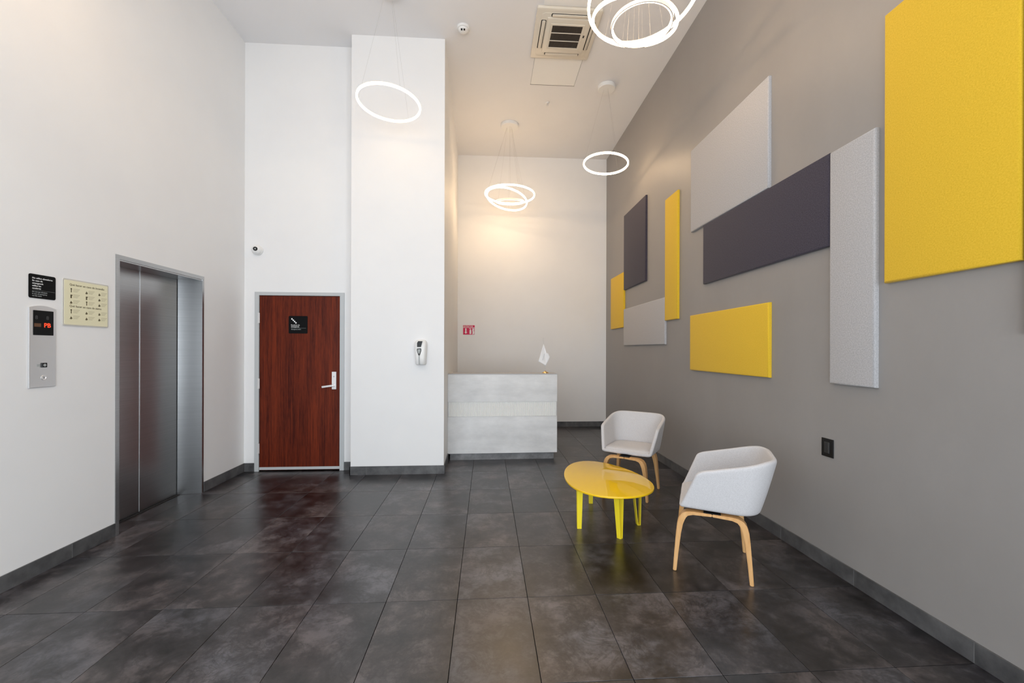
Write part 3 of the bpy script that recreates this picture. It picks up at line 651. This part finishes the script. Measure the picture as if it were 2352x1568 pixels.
for i in range(len(outline)):
    j = (i + 1) % len(outline); b.faces.new((rows[0][0], rows[1][i], rows[1][j]))
    for k in range(1, NR): b.faces.new((rows[k][i], rows[k + 1][i], rows[k + 1][j], rows[k][j]))
o = obj('cloth', b, 'cloth_w', t, 80); md = o.modifiers.new('thick', 'SOLIDIFY'); md.thickness = .0012
b = prism([(-.044, .175), (-.036, .175), (-.012, .265), (-.020, .265)], -.0262, -.0256); o = obj('faint_print', b, mat('faint_grey_print', (.62, .62, .66), .8), t)

# ------------------------------------------------------------------ yellow side table
TC = (1.005, 3.43); TZ = .365
t = thing('coffee_table', 'low glossy yellow egg-shaped table on folded strip legs', 'table', (TC[0], TC[1], 0), 0)
def egg(n=110, a=.503, bb=.3466, ph=1.6505, k=-.0427, m=.0428):
    out = []
    for i in range(n):
        t_ = 2 * math.pi * i / n; x = a * math.cos(t_) + m * math.cos(2 * t_); y = bb * math.sin(t_) * (1 + k * math.cos(t_))
        out.append((1.0097 + x * math.cos(ph) - y * math.sin(ph) - TC[0], 3.4598 + x * math.sin(ph) + y * math.cos(ph) - TC[1]))
    return out
ol = egg()
b = bmesh.new(); A = [b.verts.new((x, y, TZ)) for x, y in ol]; B = [b.verts.new((x, y, TZ - .016)) for x, y in ol]
b.faces.new(A); b.faces.new(B[::-1]); n = len(ol)
for i in range(n): b.faces.new((A[i], B[i], B[(i + 1) % n], A[(i + 1) % n]))
bmesh.ops.recalc_face_normals(b, faces=b.faces[:])
es = [e for e in b.edges if abs(e.verts[0].co.z - e.verts[1].co.z) < 1e-6]
bmesh.ops.bevel(b, geom=es, offset=.004, segments=3, affect='EDGES', profile=.5)
obj('tabletop', b, 'yellow', t, 35)
def strip_leg(px, py, ang, w=.046, spread=.052):
    """flat steel strip folded to a narrow V: two arms meeting at the foot"""
    b = bmesh.new(); a = math.radians(ang); ux, uy = math.cos(a), math.sin(a); vx, vy = -uy, ux
    th = .0045; zt = TZ - .0165
    prof = [(-spread, zt), (-spread + th, zt), (-.012 + th, .006), (.014 - th, .006), (spread * .38 - th, zt), (spread * .38, zt), (.0145, 0.0008), (-.0125, 0.0008)]
    rws = []
    for s in (-1, 1):
        rws.append([b.verts.new((px + ux * q + vx * s * (w / 2 if z > .1 else w * .38), py + uy * q + vy * s * (w / 2 if z > .1 else w * .38), z)) for q, z in prof])
    P, Q = rws
    for i in range(8): b.faces.new((P[i], P[(i + 1) % 8], Q[(i + 1) % 8], Q[i]))
    for R_ in (P, Q):
        b.faces.new((R_[0], R_[1], R_[2], R_[7])); b.faces.new((R_[7], R_[2], R_[3], R_[6])); b.faces.new((R_[6], R_[3], R_[4], R_[5]))
    bmesh.ops.recalc_face_normals(b, faces=b.faces[:])
    return b
for px, py, ang in ((.757, 3.323, 84), (1.030, 3.129, 38), (1.265, 3.368, 4), (.989, 3.861, 84)):
    obj('leg', strip_leg(px - TC[0], py - TC[1], ang), 'yellow_leg', t)

# ------------------------------------------------------------------ tub chairs
def shell_mesh():
    SV = [0, .030, .075, .135, .20]                 # distance back from the arm front (rim level)
    def outline(t_):
        e = t_ ** .85
        w_ = .245 + .052 * e; yb = -.205 - .095 * e; yf = .265 - .10 * t_; rc = .13 + .05 * t_
        pts = []
        La = yf - (yb + rc)
        for s in SV: pts.append((w_, yf - s * La / .285 if La > 0 else yf))
        y_now = pts[-1][1]
        for i in range(1, 3): pts.append((w_, y_now + (yb + rc - y_now) * i / 2))
        for i in range(1, 7):
            a = math.pi / 2 * i / 6; pts.append((w_ - rc + rc * math.cos(a), yb + rc - rc * math.sin(a)))
        for i in range(1, 3): pts.append(((w_ - rc) * (1 - i / 2), yb))
        return pts
    base = outline(0); rim = outline(1); nh = len(base)
    def zrim(k):
        y = rim[k][1]; f = (rim[0][1] - y) / (rim[0][1] - rim[-1][1])
        z = .668 + .108 * min(1, f * 1.12)
        d = rim[0][1] - y
        if k == 0: z -= .014
        return z
    zr = [zrim(k) for k in range(nh)]
    ts = [0.0, .035, .10, .25, .42, .60, .78, .91, 1.0]
    Z0 = .412
    b = bmesh.new(); cols = []
    for side in (1, -1):
        rng = range(nh) if side == 1 else range(nh - 2, -1, -1)
        for k in rng:
            col = [b.verts.new((side * base[k][0] * f_, base[k][1] * f_ + .265 * (1 - f_) * 1.0, Z0 - .0)) for f_ in (.45, .80)]
            for t_ in ts:
                o_ = outline(t_)[k]; ins = 1 - (.09 if t_ == 0 else 0)
                x, y = o_[0] * ins, o_[1] * (ins if o_[1] < 0 else 1)
                z = Z0 + (t_ * (zr[k] - Z0) if t_ > 0 else 0)
                col.append(b.verts.new((side * x, y, z)))
            cols.append(col)
    F = b.verts.new((0, .265, Z0))
    for c, d in zip(cols, cols[1:]):
        b.faces.new((F, c[0], d[0]))
        for i in range(len(c) - 1): b.faces.new((c[i], c[i + 1], d[i + 1], d[i]))
    bmesh.ops.recalc_face_normals(b, faces=b.faces[:])
    b.normal_update()
    # outward normals
    if sum((f.normal.x * f.calc_center_median().x + f.normal.y * f.calc_center_median().y) for f in b.faces if abs(f.normal.z) < .7) < 0:
        bmesh.ops.reverse_faces(b, faces=b.faces[:])
    me = bpy.data.meshes.new('shell'); b.to_mesh(me); b.free(); me.materials.append(MT['chair_f'])
    for p in me.polygons: p.use_smooth = True
    return me
SHELL = shell_mesh()
def cushion_mesh():
    b = bmesh.new()
    def ring(z, ins, fy_):
        pts = []
        w0, yb, yf, rc, rf = .228 - ins, -.188 + ins, fy_ - ins, .12, .045
        for cx_, cy_, r_, a0 in ((w0 - rf, yf - rf, rf, 0), (-w0 + rf, yf - rf, rf, 90), (-w0 + rc, yb + rc, rc, 180), (w0 - rc, yb + rc, rc, 270)):
            for i in range(7):
                a = math.radians(a0 + 15 * i); pts.append((cx_ + r_ * math.cos(a), cy_ + r_ * math.sin(a)))
        return [b.verts.new((x, y, z)) for x, y in pts]
    R_ = [ring(.424, .006, .250), ring(.432, 0, .248), ring(.448, 0, .241), ring(.462, .005, .234), ring(.470, .018, .230), ring(.476, .07, .230)]
    for a_, c_ in zip(R_, R_[1:]):
        for i in range(len(a_)): b.faces.new((a_[i], a_[(i + 1) % len(a_)], c_[(i + 1) % len(a_)], c_[i]))
    b.faces.new(R_[0][::-1]); b.faces.new(R_[-1]); bmesh.ops.recalc_face_normals(b, faces=b.faces[:])
    me = bpy.data.meshes.new('seat'); b.to_mesh(me); b.free(); me.materials.append(MT['chair_f']); smooth(me, 60); return me
CUSH = cushion_mesh()
def leg_mesh(sx, sy):
    """bent ply leg: foot at (sx*.233, sy*.233), flat arm running along y to the middle"""
    F = .233; path = [(F, .0008), (F - .008, .12), (F - .019, .26), (F - .026, .322), (F - .037, .360), (F - .056, .386), (F - .083, .3995), (F - .12, .4035), (.0006, .4035)]
    wid = [.036, .046, .062, .070, .072, .072, .068, .062, .058]; thk = [.022, .025, .031, .036, .038, .035, .027, .021, .017]
    b = bmesh.new(); rws = []
    for i, (y, z) in enumerate(path):
        if i == 0: d = Vector((path[1][0] - y, path[1][1] - z))
        elif i == len(path) - 1: d = Vector((y - path[i - 1][0], z - path[i - 1][1]))
        else: d = Vector((path[i + 1][0] - path[i - 1][0], path[i + 1][1] - path[i - 1][1]))
        d.normalize(); nn = Vector((d.y, -d.x))            # outward/upward
        if i == 0: nn = Vector((1, 0))
        w_, h_ = wid[i] / 2, thk[i]
        row = []
        for a_, c_ in ((-1, 0), (1, 0), (1, -1), (-1, -1)):
            row.append(b.verts.new((sx * (F - .018 + (.018 if i == 0 else .018 * (1 - min(1, z / .3)))) + a_ * w_, sy * (y + nn.x * h_ * c_), z + nn.y * h_ * c_)))
        rws.append(row)
    for a_, c_ in zip(rws, rws[1:]):
        for i in range(4): b.faces.new((a_[i], a_[(i + 1) % 4], c_[(i + 1) % 4], c_[i]))
    b.faces.new(rws[0]); b.faces.new(rws[-1][::-1]); bmesh.ops.recalc_face_normals(b, faces=b.faces[:])
    bmesh.ops.bevel(b, geom=[e for e in b.edges if len(e.link_faces) == 2 and e.calc_face_angle() > .9], offset=.0035, segments=2, affect='EDGES')
    me = bpy.data.meshes.new('leg'); b.to_mesh(me); b.free(); me.materials.append(MT['oak']); smooth(me, 50); return me
LEGS = [leg_mesh(sx, sy) for sx in (-1, 1) for sy in (-1, 1)]
def chair(label, x, y, fx, fy, base_turn=0.0):
    rz = math.atan2(-fx, fy)                               # local +y = the way the chair faces
    t = thing('tub_chair', label, 'chair', (x, y, 0), rz, 'tub armchairs')
    o = obj('shell', SHELL, None, t); o.location = (0, -.06, .002); o.rotation_euler = (.018, 0, 0)
    m = o.modifiers.new('thick', 'SOLIDIFY'); m.thickness = .034; m.offset = -1; m.use_even_offset = False
    m = o.modifiers.new('soft', 'SUBSURF'); m.levels = 2; m.render_levels = 2
    obj('seat', CUSH, None, t).location = (0, -.06, 0)
    for me in LEGS:
        o = obj('leg', me, None, t); o.rotation_euler = (0, 0, base_turn)
    b = bx(-.240, .240, -.05, .05, .4038, .4085, .001)
    o = obj('under_seat_bracket', b, 'black', t); o.rotation_euler = (0, 0, base_turn)
    b = bx(-.16, .16, -.17, .13, .4088, .4145, .001); obj('seat_base', b, 'black', t)
    return t
chair('pale grey tub chair nearest the camera, turned side-on, wooden legs', 1.555, 2.765, -.88, .47)
chair('pale grey tub chair behind the yellow table, facing the camera, wooden legs', 1.490, 4.170, -.585, -.811, math.pi / 2)
